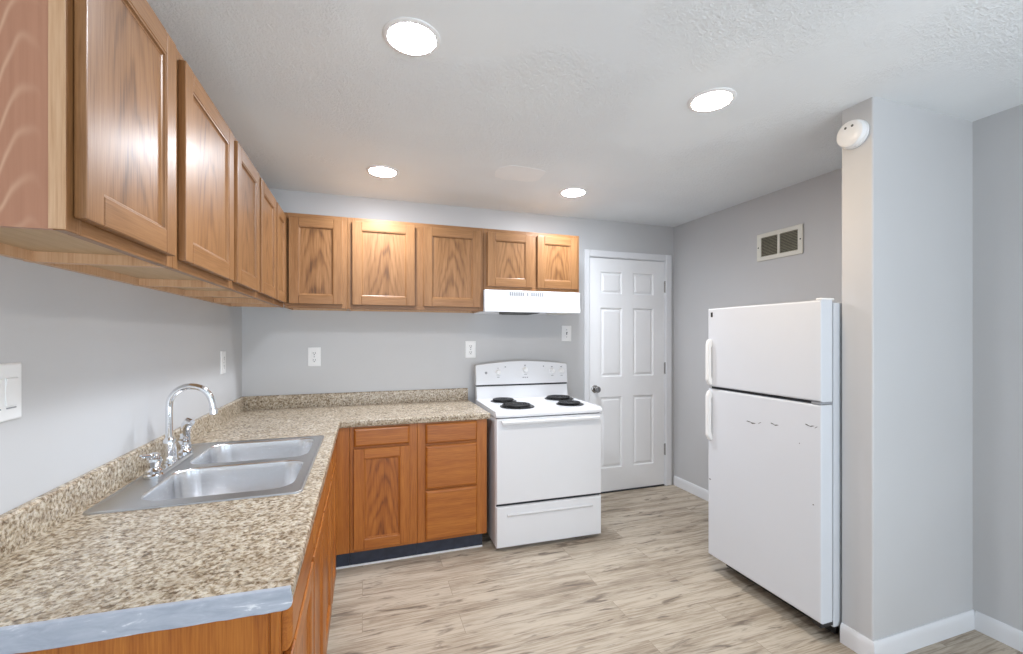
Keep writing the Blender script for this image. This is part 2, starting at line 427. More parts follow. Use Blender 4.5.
mb = MB(); mb.box(DX0 + .012, DX1 - .012, D - 0.005, D + 0.09, 0, 0.011, 0.003)
part('threshold', mb, 'gap', dr)

# smoothed repair patch on the ceiling
mb = MB(); pp = []
for k in range(20):
    a = 2 * math.pi * k / 20; sq = lambda v: math.copysign(abs(v) ** 0.55, v)
    pp.append((1.695 + 0.15 * sq(math.cos(a)) * random.uniform(.9, 1.08), 2.56 + 0.12 * sq(math.sin(a)) * random.uniform(.9, 1.08), H - 0.0015))
mb.prism(pp, (0, 0, 0.0015))
struct('trim_2', mb, 'plaster', 'smooth square plaster patch on the ceiling between the two far lights', 'plaster patch')

# ------------------------------------------------------------------ cabinets
def P(run, u0, u1, w0, w1, z0, z1):
    """box limits from (along the wall, out from the wall, up)"""
    return (w0, w1, u0, u1, z0, z1) if run == 'L' else (u0, u1, D - w1, D - w0, z0, z1)
def pt(run, u, w, z): return (w, u, z) if run == 'L' else (u, D - w, z)
def wood(run, pre): return [pre + '_z', pre + ('_y' if run == 'L' else '_x')]

def framed_door(run, parent, u0, u1, z0, z1, w, pre, fw=0.057, th=0.019):
    """frame of stiles and rails with moulded inner edge, flat panel let in behind it"""
    mb = MB(); ch = 0.009
    mb.box(*P(run, u0, u0 + fw, w, w + th, z0, z1), 0.0035, 0, 2); mb.box(*P(run, u1 - fw, u1, w, w + th, z0, z1), 0.0035, 0, 2)
    mb.box(*P(run, u0 + fw, u1 - fw, w + .001, w + th - 0.0004, z0, z0 + fw), 0.0022, 1); mb.box(*P(run, u0 + fw, u1 - fw, w + .001, w + th - 0.0004, z1 - fw, z1), 0.0022, 1)
    a0, a1, b0, b1 = u0 + fw, u1 - fw, z0 + fw, z1 - fw
    lp = lambda i, d: [pt(run, u, w + d, z) for u, z in ((a0 + i, b0 + i), (a1 - i, b0 + i), (a1 - i, b1 - i), (a0 + i, b1 - i))]
    mb.loft([lp(-0.001, th - 0.002), lp(0.003, th - 0.003), lp(ch * 0.6, th - 0.008), lp(ch, th - 0.010), lp(ch, th - 0.014)], 0, False, False)
    d = part('door', mb, wood(run, pre), parent)
    pb = MB(); pb.box(*P(run, a0 - 0.0, a1 + 0.0, w + 0.003, w + th - 0.0105, b0, b1))
    part('panel', pb, pre + '_panel', d, origin=pt(run, (a0 + a1) / 2, w, (b0 + b1) / 2))
    return d

def drawer_front(run, parent, u0, u1, z0, z1, w, pre, th=0.019, name='drawer'):
    mb = MB()
    lp = lambda i, d: [pt(run, u, w + d, z) for u, z in ((u0 + i, z0 + i), (u1 - i, z0 + i), (u1 - i, z1 - i), (u0 + i, z1 - i))]
    mb.loft([lp(0, 0), lp(0, th * 0.45), lp(0.004, th * 0.75), lp(0.010, th * 0.92), lp(0.013, th)], 0, True, True)
    return part(name, mb, wood(run, pre)[1], parent)

def face_frame(run, parent, u0, u1, z0, z1, w, pre, lst, rst, mids=(), rails=(), th=0.019, top=0.04, bot=0.03):
    mb = MB()
    mb.box(*P(run, u0, u0 + lst, w - th, w, z0, z1), 0.0015); mb.box(*P(run, u1 - rst, u1, w - th, w, z0, z1), 0.0015)
    mb.box(*P(run, u0 + lst, u1 - rst, w - th, w - .0003, z0, z0 + bot), 0.001, 1); mb.box(*P(run, u0 + lst, u1 - rst, w - th, w - .0003, z1 - top, z1), 0.001, 1)
    for a, b in mids: mb.box(*P(run, a, b, w - th, w - .0002, z0 + bot, z1 - top), 0.001)
    for a, b, c, e in rails: mb.box(*P(run, a, b, w - th, w - .0003, c, e), 0.001, 1)
    return part('face_frame', mb, wood(run, pre), parent)

UZ0, UZ1, UW = 1.5446, 2.1433, 0.2975
def upper(run, u0, u1, doors, label, z0=UZ0, z1=UZ1, mids=(), lst=0.04, rst=0.04, end=None):
    root = thing('upper_cabinet', pt(run, (u0 + u1) / 2, UW / 2, z0), label, 'cabinet', 'oak cabinets hung on the walls')
    th = 0.012; w1 = UW - 0.019
    e0, e1 = u0 + 0.0006, u1 - 0.0006
    mb = MB()
    mb.box(*P(run, e0, e0 + th, 0.001, w1, z0 + .001, z1), 0, 1 if end == 'near' else 0); mb.box(*P(run, e1 - th, e1, 0.001, w1, z0 + .001, z1))
    mb.box(*P(run, e0 + th, e1 - th, 0.001, w1, z1 - th, z1)); mb.box(*P(run, e0 + th, e1 - th, 0.001, 0.006, z0 + 0.035, z1 - th))
    mb.box(*P(run, e0 + th, e1 - th, 0.001, 0.018, z0 + .002, z0 + 0.034))
    part('carcass', mb, ['oak_edge', 'laminate'], root)
    mb = MB(); mb.box(*P(run, e0 + th, e1 - th, 0.0185, w1, z0 + 0.026, z0 + 0.036)); part('bottom_panel', mb, 'ply', root, label='pale plywood underside')
    f = face_frame(run, root, e0, e1, z0, z1, UW, 'oak', lst, rst, mids)
    if end == 'near':
        mb = MB(); mb.box(*P(run, e0 - 0.0012, e0, w1 - 0.004, UW - 0.0006, z0 + 0.002, z1)); part('edge_strip', mb, 'oak_edge', root, label='pale raw edge of the front frame')
    for a, b in doors:
        framed_door(run, root, a, b, z0 + 0.026, z1 - 0.026, UW + 0.0008, 'oak')
    return root

upper('L', 0.946, 1.384, [(0.964, 1.352)], 'oak wall cabinet nearest the camera, with a pinkish wood-print end panel', end='near')
upper('L', 1.384, 1.910, [(1.414, 1.880)], 'second oak wall cabinet from the camera, one wide door, on the sink wall')
upper('L', 1.910, 2.328, [(1.932, 2.304)], 'third oak wall cabinet from the camera on the sink wall, single door')
upper('L', 2.328, 2.732, [(2.346, 2.715)], 'fourth oak wall cabinet from the camera on the sink wall, narrow in view')
upper('L', 2.732, 3.058, [(2.745, 3.030)], 'last oak wall cabinet on the sink wall, squeezed into the corner', rst=0.02)
upper('B', 0.2995, 0.675, [(0.328, 0.644)], 'single-door oak wall cabinet at the corner end of the back wall', lst=0.02)
upper('B', 0.675, 1.590, [(0.702, 1.104), (1.164, 1.566)], 'two-door full-height oak wall cabinet in the middle of the back wall', mids=[(1.10, 1.168)])
upper('B', 1.590, 2.358, [(1.618, 1.968), (2.004, 2.336)], 'short two-door oak wall cabinet above the range hood', z0=1.700, mids=[(1.96, 2.012)])

BZ, KZ, BW = 0.8315, 0.092, 0.6166
def base_root(run, u0, u1, label):
    root = thing('base_cabinet', pt(run, (u0 + u1) / 2, BW / 2, 0), label, 'cabinet', 'oak base cabinets under the worktop')
    return root
def base_box(run, root, u0, u1, w0=0.002, kick=True, kw=0.592, tops=(BZ, BZ), kz0=0.0):
    th = 0.013; w1 = BW - 0.019; e0, e1 = u0 + 0.0006, u1 - 0.0006
    mb = MB()
    mb.box(*P(run, e0, e0 + th, w0, w1, KZ, tops[0])); mb.box(*P(run, e1 - th, e1, w0, w1, KZ, tops[1]))
    mb.box(*P(run, e0 + th, e1 - th, w0, w1, KZ, KZ + th)); mb.box(*P(run, e0 + th, e1 - th, w0, w0 + 0.006, KZ + th, min(tops)))
    part('carcass', mb, 'base_z', root)
    if kick:
        mb = MB(); mb.box(*P(run, e0, e1, kw - 0.012, kw, kz0, KZ - 0.0005)); part('toe_kick', mb, 'kick', root, label='dark navy toe kick')
        mb = MB(); mb.box(*P(run, e0, e1, kw, kw + 0.006, 0, 0.009)); part('caulk_line', mb, 'white_trim', root, label='white bead along the floor')
# sink wall run
Wd = BW + 0.0008
r = base_root('L', 0.990, 1.418, 'oak base cabinet at the near open end of the worktop')
base_box('L', r, 0.990, 1.418)
face_frame('L', r, 0.9906, 1.4174, KZ, BZ, BW, 'base', 0.035, 0.035, rails=[(1.0256, 1.3824, 0.69, 0.73)])
framed_door('L', r, 1.006, 1.412, 0.108, 0.702, Wd, 'base'); drawer_front('L', r, 1.006, 1.412, 0.716, 0.822, Wd, 'base')
mb = MB(); mb.box(0.03, BW - 0.022, 0.9845, 0.990, 0.0, BZ - 0.001, 0.001); part('end_panel', mb, 'base_z', r)
r = base_root('L', 1.418, 2.20, 'oak sink base cabinet with two doors under the sink')
base_box('L', r, 1.418, 2.20, tops=(0.70, 0.70))
face_frame('L', r, 1.4186, 2.1994, KZ, BZ, BW, 'base', 0.03, 0.03, mids=[(1.785, 1.81)], rails=[(1.4486, 2.1694, 0.69, 0.73)])
for a, b in ((1.440, 1.790), (1.803, 2.166)):
    framed_door('L', r, a, b, 0.108, 0.702, Wd, 'base'); drawer_front('L', r, a, b, 0.716, 0.822, Wd, 'base', name='false_drawer_front')
r = base_root('L', 2.20, D - 0.004, 'oak corner base cabinet between the sink base and the back wall')
base_box('L', r, 2.20, 2.722, kw=0.592, tops=(0.70, BZ))
face_frame('L', r, 2.2006, 2.7385, KZ, BZ, BW, 'base', 0.03, 0.23, rails=[(2.2306, 2.508, 0.69, 0.73)])
framed_door('L', r, 2.216, 2.492, 0.108, 0.702, Wd, 'base'); drawer_front('L', r, 2.216, 2.492, 0.716, 0.822, Wd, 'base')
mb = MB(); mb.box(BW + 0.0004, 0.6956, D - BW, D - BW + 0.019, KZ, BZ, 0.001); part('filler_panel', mb, 'base_z', r)
mb = MB(); mb.box(0.594, 0.696, D - 0.592, D - 0.580, 0, KZ - .0005); part('toe_kick', mb, 'kick', r, label='dark navy toe kick')
# back wall run
mb = MB(); mb.box(0.594, 0.697, D - 0.598, D - 0.592, 0, 0.009); part('caulk_line', mb, 'white_trim', r, label='white bead along the floor')
r = base_root('B', 0.697, 1.087, 'oak base cabinet with one drawer over one door, facing the room')
base_box('B', r, 0.697, 1.087)
face_frame('B', r, 0.6976, 1.0864, KZ, BZ, BW, 'base', 0.03, 0.06, rails=[(0.7276, 1.0264, 0.69, 0.73)])
framed_door('B', r, 0.719, 1.039, 0.112, 0.701, Wd, 'base'); drawer_front('B', r, 0.719, 1.039, 0.714, 0.822, Wd, 'base')
r = base_root('B', 1.087, 1.530, 'oak drawer base cabinet of three stacked drawers beside the range')
base_box('B', r, 1.087, 1.505)
face_frame('B', r, 1.0876, 1.5294, KZ, BZ, BW, 'base', 0.055, 0.075, rails=[(1.1426, 1.4544, 0.66, 0.72), (1.1426, 1.4544, 0.39, 0.43)])
for a, b in ((0.700, 0.822), (0.420, 0.688), (0.106, 0.410)): drawer_front('B', r, 1.135, 1.462, a, b, Wd, 'base')

# ------------------------------------------------------------------ worktop with splash, sink let in
ZC, CT, XC = 0.872, 0.040, 0.6443
ct = thing('countertop', (0.32, 1.9, ZC - CT), 'speckled brown laminate L-shaped worktop with a blue-grey raw end', 'countertop')
YN, YNL, XE = 0.950, 0.976, 1.547
def cpoly(i, z):
    """outline inset by i on the exposed sides"""
    q = []
    q.append((0.001, YNL + i, z))
    rr = 0.016
    for k in range(6):
        a = math.radians(-90 + 90 * k / 5)
        q.append((XC - rr + (rr - i) * math.cos(a), YN + rr + (rr - i) * math.sin(a), z))
    q += [(XC - i, D - XC - i, z), (XE - i, D - XC - i + 0.0, z), (XE - i, D - 0.001, z), (0.001, D - 0.001, z)]
    q[-4] = (XC - i, D - XC + i, z); q[-3] = (XE - i, D - XC + i, z)
    return q
SX0, SX1, SY0, SY1 = 0.036, 0.592, 1.515, 2.348     # sink outline
hole = rrect((SX0 + SX1) / 2, (SY0 + SY1) / 2, (SX1 - SX0) / 2 - 0.014, (SY1 - SY0) / 2 - 0.014, 0.02, ZC)
mb = MB()
mb.plate(cpoly(0.008, ZC), [hole])
mb.loft([cpoly(0.008, ZC), cpoly(0.003, ZC - 0.002), cpoly(0, ZC - 0.007), cpoly(0, ZC - CT + 0.015), cpoly(0.004, ZC - CT + 0.005), cpoly(0.013, ZC - CT)], 0, False, False)
hb = [(x, y, ZC - CT) for x, y, z in hole]
mb.plate(cpoly(0.013, ZC - CT), [hb]); mb.loft([hole, hb], 0, False, False)
part('worktop', mb, 'counter', ct)
ZB = 0.962
mb = MB()
mb.prism([(0.0005, YNL + 0.002, ZC), (0.019, YNL + 0.002, ZC), (0.019, YNL + 0.002, ZB - 0.006), (0.014, YNL + 0.002, ZB), (0.0005, YNL + 0.002, ZB)], (0, D - 0.001 - YNL - 0.002, 0))
part('side_splash', mb, 'counter', ct)
mb = MB()
mb.prism([(0.0195, D - 0.0005, ZC), (0.0195, D - 0.019, ZC), (0.0195, D - 0.019, ZB - 0.006), (0.0195, D - 0.014, ZB), (0.0195, D - 0.0005, ZB)], (XE - 0.0195 - 0.006, 0, 0))
part('back_splash', mb, 'counter', ct)
# painted raw end: ragged strip over the near edge
n = 40; prof = []
for k in range(n + 1): prof.append((0.002 + (XC - 0.006) * k / n, ZC + 0.0012 + random.uniform(0, .0008)))
for k in range(7):
    a = math.radians(-90 * k / 6); prof.append((XC - 0.013 + 0.013 * math.cos(a), ZC - CT + 0.013 + 0.013 * math.sin(a)))
for k in range(n + 1):
    f = 1 - k / n; prof.append((0.002 + (XC - 0.020) * f, ZC - CT - 0.0008 - random.uniform(0, .0014) - (0.0018 if 0.36 < f < 0.56 else 0)))
yy = lambda x: YNL + (YN - YNL) * x / XC
mb = MB(); mb.loft([[(x, yy(x) + 0.0085, z) for x, z in prof], [(x, yy(x) - 0.0016, z) for x, z in prof], [(x, yy(x) - 0.0030, ZC - CT / 2 + (z - ZC + CT / 2) * 0.93) for x, z in prof]], 0, True, True)
part('raw_end_strip', mb, 'raw_end', ct, label='pale blue-grey painted raw end with white scrapes')

sk = thing('kitchen_sink', ((SX0 + SX1) / 2, (SY0 + SY1) / 2, ZC), 'double-bowl stainless steel sink set into the speckled worktop', 'sink')
scx, scy, shx, shy = (SX0 + SX1) / 2, (SY0 + SY1) / 2, (SX1 - SX0) / 2, (SY1 - SY0) / 2
RZ = ZC + 0.006
bowls = [((0.130 + 0.556) / 2, 1.7475, 0.213, 0.175), ((0.130 + 0.556) / 2, 2.1375, 0.213, 0.175)]
mb = MB()
bl = [rrect(x, y, hx, hy, 0.072, RZ - 0.002, 8) for x, y, hx, hy in bowls]
inner = rrect(scx, scy, shx - 0.012, shy - 0.012, 0.018, RZ - 0.002)
mb.loft([rrect(scx, scy, shx, shy, 0.022, ZC + 0.0004), rrect(scx, scy, shx - 0.002, shy - 0.002, 0.022, RZ - 0.001), rrect(scx, scy, shx - 0.005, shy - 0.005, 0.020, RZ), rrect(scx, scy, shx - 0.009, shy - 0.009, 0.019, RZ - 0.0005), inner], 0, False, False)
mb.plate(inner, bl)
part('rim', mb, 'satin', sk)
for x, y, hx, hy in bowls:
    mb = MB(); L = []
    for i, z in ((0, RZ - 0.002), (0.003, RZ - 0.004), (0.006, RZ - 0.010), (0.010, RZ - 0.05), (0.014, RZ - 0.110), (0.020, RZ - 0.135), (0.034, RZ - 0.150), (0.055, RZ - 0.155), (0.12, RZ - 0.158)):
        L.append(rrect(x, y, hx - i, hy - i, max(0.072 - i * 0.35, 0.02), z, 8))
    mb.loft(L, 0, False, True)
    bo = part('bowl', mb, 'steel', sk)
    mb = MB(); mb.lathe((x, y, RZ - 0.1578), (0, 0, 1), [(0.056, 0), (0.054, 0.003), (0.044, 0.003), (0.040, 0.0005), (0.012, 0.0005), (0.010, 0.008), (0.004, 0.009)])
    part('drain', mb, 'chrome', bo)

fc = thing('kitchen_faucet', (0.084, 1.975, RZ), 'chrome gooseneck faucet with two handles behind the sink bowls', 'faucet')
FY, FZ = 1.975, RZ - 0.0015
mb = MB(); L = []
for i, z in ((0, 0), (0, 0.008), (0.004, 0.014), (0.010, 0.017)): L.append(rrect(0.084, FY, 0.030 - i, 0.165 - i, 0.029 - i, FZ + z, 8))
mb.loft(L, 0, True, True); part('deck_plate', mb, 'chrome', fc)
mb = MB()
mb.lathe((0.082, FY, FZ + 0.015), (0, 0, 1), [(0.025, 0), (0.026, 0.006), (0.0225, 0.012), (0.0215, 0.030), (0.0215, 0.072), (0.019, 0.084), (0.0155, 0.088), (0.012, 0.094)])
part('spout_base', mb, 'chrome', fc)
path = [(0.081, FY, FZ + 0.10), (0.081, FY, 1.02), (0.081, FY, 1.098)]
for k in range(1, 15):
    a = math.radians(180 - k * 11.6); path.append((0.150 + 0.069 * math.cos(a), FY, 1.104 + 0.070 * math.sin(a)))
e = path[-1]; path.append((e[0] + 0.005, FY, e[2] - 0.020)); path.append((e[0] + 0.0085, FY, e[2] - 0.044))
mb = MB(); mb.tube(path, 0.0116, 16)
e = path[-1]; mb.lathe((e[0] - .001, FY, e[2] + 0.006), (0.10, 0, -1), [(0.0118, 0), (0.014, 0.003), (0.014, 0.022), (0.011, 0.024)], 20)
part('spout', mb, 'chrome', fc)
for yy, s in ((1.842, -1), (2.108, 1)):
    mb = MB()
    mb.lathe((0.084, yy, FZ + 0.015), (0, 0, 1), [(0.027, 0), (0.027, 0.008), (0.020, 0.013), (0.017, 0.020), (0.021, 0.030), (0.024, 0.040), (0.021, 0.048), (0.015, 0.052), (0.016, 0.060), (0.013, 0.066), (0.005, 0.069)])
    mb.tube([(0.084, yy, FZ + 0.066), (0.074, yy + s * 0.016, FZ + 0.076), (0.062, yy + s * 0.040, FZ + 0.082)], [0.007, 0.0075, 0.006], 10)
    part('handle', mb, 'chrome', fc)
sp_ = thing('side_sprayer', (0.062, 2.205, RZ), 'chrome side sprayer standing to the right of the faucet', 'sink sprayer')
mb = MB(); mb.lathe((0.062, 2.205, FZ), (0, 0, 1), [(0.023, 0), (0.023, 0.006), (0.016, 0.012), (0.0165, 0.034), (0.0135, 0.038)]); part('holder', mb, 'chrome', sp_)
mb = MB(); mb.tube([(0.062, 2.205, FZ + .034), (0.062, 2.205, FZ + .07), (0.061, 2.204, FZ + .095), (0.064, 2.201, FZ + .112), (0.074, 2.196, FZ + .124), (0.086, 2.19, FZ + 0.122)], [0.0135, 0.0150, 0.017, 0.021, 0.021, 0.014], 14)
part('spray_head', mb, 'chrome', sp_)

# ------------------------------------------------------------------ range
RX0, RX1, RY, RB = 1.571, 2.317, D - 0.7223, D - 0.075
rcx = (RX0 + RX1) / 2; RZT = 0.887
rg = thing('electric_range', (rcx, (RY + RB) / 2, 0), 'white electric coil range with a drawer below the oven door', 'stove')
rx0, rx1 = RX0 + 0.004, RX1 - 0.004
mb = MB(); mb.box(rx0, rx1, RY + 0.035, RB, 0.022, 0.845, 0.004); mb.box(rx0 + .03, rx1 - .03, RY + 0.06, RB - 0.03, 0.0, 0.022)
part('body', mb, ['white_enamel'], rg)
mb = MB(); mb.box(rx0 + 0.005, rx1 - 0.005, RY + 0.022, RY + 0.036, 0.03, 0.846); part('door_gap', mb, 'gap', rg, label='dark gap line around the oven door')
ob = MB(); lp = lambda i, y: [(rx0 + i, y, 0.300 + i), (rx1 - i, y, 0.300 + i), (rx1 - i, y, 0.842 - i), (rx0 + i, y, 0.842 - i)]
ob.loft([lp(0, RY + 0.026), lp(0, RY + 0.010), lp(0.004, RY + 0.003), lp(0.012, RY)], 0, True, True)
od = part('oven_door', ob, 'white_enamel', rg)
mb = MB(); hz = 0.812
mb.prism([(rx0 + 0.03, RY + 0.001, hz + 0.018), (rx0 + 0.03, RY - 0.026, hz + 0.020), (rx0 + 0.03, RY - 0.033, hz + 0.012), (rx0 + 0.03, RY - 0.030, hz - 0.002), (rx0 + 0.03, RY - 0.020, hz - 0.006), (rx0 + 0.03, RY - 0.018, hz + 0.006), (rx0 + 0.03, RY + 0.001, hz + 0.006)], (rx1 - rx0 - 0.06, 0, 0), bev=0.0015)
part('handle', mb, 'white_enamel', od)
ob = MB(); lp = lambda i, y: [(rx0 + i, y, 0.024 + i), (rx1 - i, y, 0.024 + i), (rx1 - i, y, 0.284 - i), (rx0 + i, y, 0.284 - i)]
ob.loft([lp(0, RY + 0.026), lp(0, RY + 0.010), lp(0.004, RY + 0.003), lp(0.010, RY)], 0, True, True)
dw = part('storage_drawer', ob, 'white_enamel', rg)
mb = MB(); mb.prism([(rx0 + 0.07, RY + 0.001, 0.238), (rx0 + 0.07, RY - 0.010, 0.236), (rx0 + 0.07, RY - 0.012, 0.231), (rx0 + 0.07, RY + 0.001, 0.216)], (rx1 - rx0 - 0.14, 0, 0))
part('pull', mb, 'white_enamel', dw)
# cooktop with a rolled front and a low rim
mb = MB()
prof = [(RB - 0.06, 0.848), (RY + 0.006, 0.848), (RY, 0.851), (RY - 0.003, 0.860), (RY - 0.001, 0.870), (RY + 0.006, 0.877), (RY + 0.018, RZT), (RY + 0.05, RZT - 0.004), (RB - 0.10, RZT - 0.004), (RB - 0.06, RZT)]
mb.prism([(RX0, y, z) for y, z in prof], (RX1 - RX0, 0, 0), bev=0.002)
mb.box(RX0, RX0 + 0.018, RY + 0.01, RB - 0.06, RZT - 0.01, RZT + .0006, 0.003); mb.box(RX1 - 0.018, RX1, RY + 0.01, RB - 0.06, RZT - 0.01, RZT + .0006, 0.003)
part('cooktop', mb, 'white_enamel', rg)
CTZ = RZT - 0.004
for bx, by, br_ in ((1.775, 2.835, 0.108), (2.165, 2.825, 0.086), (1.755, 3.100, 0.086), (2.200, 3.100, 0.100)):
    mb = MB(); mb.lathe((bx, by, CTZ), (0, 0, 1), [(br_ + 0.012, 0), (br_ + 0.012, 0.003), (br_ + 0.004, 0.006), (br_ - 0.002, 0.004), (br_ * 0.5, 0.0012), (0.01, 0.001)], 36)
    dp = part('drip_pan', mb, 'black', rg, label='black drip pan')
    path = []; turns = 4.6; nn = int(turns * 22)
    for k in range(nn + 1):
        a = 2 * math.pi * turns * k / nn; rad = 0.020 + (br_ - 0.028) * k / nn; path.append((bx + rad * math.cos(a), by + rad * math.sin(a), CTZ + 0.014))
    path.append((path[-1][0] - 0.0, path[-1][1] + 0.02, CTZ + 0.008))
    mb = MB(); mb.tube(path, 0.0052, 8)
    for k in range(3):
        a = 2 * math.pi * k / 3 + 0.4; ca, sa = math.cos(a), math.sin(a)
        mb.prism([(bx + 0.01 * ca - 0.0015 * sa, by + 0.01 * sa + 0.0015 * ca, CTZ + 0.003), (bx + (br_) * ca - 0.0015 * sa, by + br_ * sa + 0.0015 * ca, CTZ + 0.003),
                  (bx + (br_) * ca - 0.0015 * sa, by + br_ * sa + 0.0015 * ca, CTZ + 0.010), (bx + 0.01 * ca - 0.0015 * sa, by + 0.01 * sa + 0.0015 * ca, CTZ + 0.010)], (0.003 * sa, -0.003 * ca, 0))
    part('coil', mb, 'coil', rg, label='black coil element')
# backguard: riser, dark line, arched control panel
bx0, bx1 = RX0 + 0.004, RX1 + 0.014
by0 = RB - 0.045
mb = MB(); mb.prism([(bx0 + .004, RB - 0.002, 0.85), (bx0 + .004, by0 - 0.020, 0.85), (bx0 + .004, by0 - 0.020, RZT), (bx0 + .004, by0 + 0.002, 0.980), (bx0 + .004, RB - 0.002, 0.980)], (bx1 - bx0 - .008, 0, 0), bev=0.0015)
part('riser', mb, 'white_enamel', rg)
mb = MB(); mb.box(bx0 + 0.004, bx1 - 0.004, by0 + 0.004, RB - 0.003, 0.9805, 0.992); part('trim_line', mb, 'black', rg, label='black trim line')
def arch(i):
    q = [(bx0 + i, 0.9925 + i), (bx1 - i, 0.9925 + i)]; n = 16
    q.append((bx1 - i, 1.136 - i))
    for k in range(n + 1):
        f = k / n; q.append((bx1 - 0.010 - i * .5 + f * (bx0 - bx1 + 0.020 + i), 1.145 - i + 0.026 * math.sin(math.pi * f)))
    q.append((bx0 + i, 1.136 - i)); return q
mb = MB(); fy = by0 - 0.012
lean = lambda z: (z - 0.98) * 0.14
mb.loft([[(x, RB - 0.002, z) for x, z in arch(0)], [(x, fy + 0.006 + lean(z), z) for x, z in arch(0)], [(x, fy + 0.002 + lean(z), z) for x, z in arch(0.002)], [(x, fy + lean(z), z) for x, z in arch(0.006)]], 0, True, True)
cp = part('control_panel', mb, 'white_enamel', rg)
ax = Vector((0, -1, 0.14)).normalized()
kx = lambda px: bx0 + px * (bx1 - bx0)
def onp(x, z, off=0.0):
    z += 0.008; return Vector((x, fy + lean(z), z)) + ax * off
for f_, z in ((0.232, 1.076), (0.525, 1.092), (0.825, 1.078), (0.932, 1.078)):
    mb = MB(); c0 = onp(kx(f_), z)
    mb.lathe(c0, ax, [(0.023, 0), (0.023, 0.004), (0.018, 0.007), (0.017, 0.020), (0.015, 0.022)], 24)
    mb.box(c0.x - 0.004, c0.x + 0.004, c0.y - 0.026, c0.y - 0.018, c0.z - 0.014, c0.z + 0.020, 0.0015)
    part('knob', mb, 'white_plastic', cp)
mb = MB(); mb.lathe(onp(kx(0.105), 1.076), ax, [(0.010, 0), (0.010, 0.001), (0.004, 0.001), (0.004, 0.014)], 16); part('bare_knob_shaft', mb, 'grey_mark', cp, label='grey shaft where a knob is missing')
mb = MB()
for f_, z, w_, h_ in ((0.232, 1.040, .010, .002), (0.232, 1.110, .006, .002), (0.310, 1.118, .005, .005), (0.525, 1.128, .007, .004), (0.525, 1.056, .012, .002), (0.500, 1.034, .006, .004), (0.522, 1.034, .006, .004), (0.545, 1.034, .006, .004), (0.730, 1.118, .005, .005), (0.825, 1.113, .007, .004), (0.825, 1.042, .010, .002), (0.932, 1.112, .007, .004), (0.932, 1.042, .010, .002)):
    c0 = onp(kx(f_), z); mb = MB(); mb.box(c0.x - w_, c0.x + w_, c0.y - 0.0006, c0.y + 0.002, c0.z - h_, c0.z + h_); part('marking', mb, 'grey_mark', cp, label='small grey printed mark')

rg.rotation_euler = (0, 0, math.radians(-1.5))

# ------------------------------------------------------------------ range hood
hd = thing('range_hood', (1.966, D - 0.16, 1.54), 'white under-cabinet range hood above the stove', 'range hood')
hx0, hx1, hy0 = 1.5915, 2.345, D - 0.3345
mb = MB()
mb.prism([(hx0, D - 0.002, 1.6995), (hx0, hy0 + 0.006, 1.6995), (hx0, hy0, 1.692), (hx0, hy0, 1.600), (hx0, hy0 - 0.004, 1.594), (hx0, hy0 - 0.010, 1.556), (hx0, hy0 - 0.010, 1.541), (hx0, hy0 + 0.012, 1.541), (hx0, hy0 + 0.03, 1.558), (hx0, D - 0.03, 1.558), (hx0, D - 0.012, 1.541), (hx0, D - 0.002, 1.541)], (hx1 - hx0, 0, 0), bev=0.0015)
part('shell', mb, 'white_enamel', hd)
for a, b, nm in ((1.78, 2.02, 'grease_filter'),):
    mb = MB(); mb.box(a, b, hy0 + 0.012, D - 0.06, 1.536, 1.557, 0.003)
    for k in range(9): mb.box(a + 0.012, b - 0.012, hy0 + 0.03 + k * .026, hy0 + 0.036 + k * .026, 1.533, 1.5365)
    part(nm, mb, 'filter', hd)
mb = MB(); mb.box(2.16, 2.28, hy0 + 0.02, D - 0.12, 1.537, 1.557, 0.004); part('light_lens', mb, 'vent_white', hd)
for k in range(16):
    if k in (7, 9): continue
    x = 1.778 + k * 0.0168; mb = MB(); mb.box(x, x + 0.0115, hy0 - 0.0012, hy0 + 0.002, 1.660, 1.688); part('vent_slot', mb, 'grey_mark', hd, label='grey vent slot')
mb = MB()
for x in (2.13, 2.165):
    mb = MB(); mb.box(x, x + 0.016, hy0 - 0.004, hy0 + 0.002, 1.668, 1.676, 0.001); part('switch', mb, 'white_plastic', hd)

# ------------------------------------------------------------------ refrigerator
FX, FY0, FY1, FZT = 2.685, 1.397, 2.070, 1.526
fr = thing('refrigerator', (3.05, (FY0 + FY1) / 2, 0), 'white top-freezer refrigerator standing beside the stub wall', 'refrigerator')
mb = MB(); mb.box(FX + 0.082, 3.44, FY0 + 0.003, FY1 - 0.003, 0.06, FZT - 0.010, 0.006, 0, 2); part('cabinet_body', mb, 'white_textured', fr)
mb = MB(); mb.box(FX + 0.070, FX + 0.083, FY0 + 0.012, FY1 - 0.012, 0.105, FZT - 0.02); part('gasket', mb, 'gap', fr, label='dark door gasket')
mb = MB(); mb.box(FX + 0.115, FX + 0.14, FY0 + 0.02, FY1 - 0.02, 0.012, 0.088, 0.003); part('kick_grille', mb, 'black', fr)
for y in (FY0 + 0.06, FY1 - 0.06):
    mb = MB(); mb.lathe((FX + 0.16, y, 0), (0, 0, 1), [(0.018, 0), (0.018, 0.012), (0.008, 0.014), (0.008, 0.065)], 16); part('foot', mb, 'black', fr)
def fdoor(name, z0, z1):
    mb = MB(); L = []
    for i, x in ((0.0, FX + 0.070), (0.0, FX + 0.012), (0.003, FX + 0.004), (0.011, FX)):
        L.append([(x, FY0 + i, z0 + i), (x, FY1 - i, z0 + i), (x, FY1 - i, z1 - i), (x, FY0 + i, z1 - i)])
    mb.loft(L, 0, True, True); return part(name, mb, 'white_textured', fr)
fz = fdoor('freezer_door', 1.074, FZT); rf = fdoor('fresh_food_door', 0.093, 1.060)
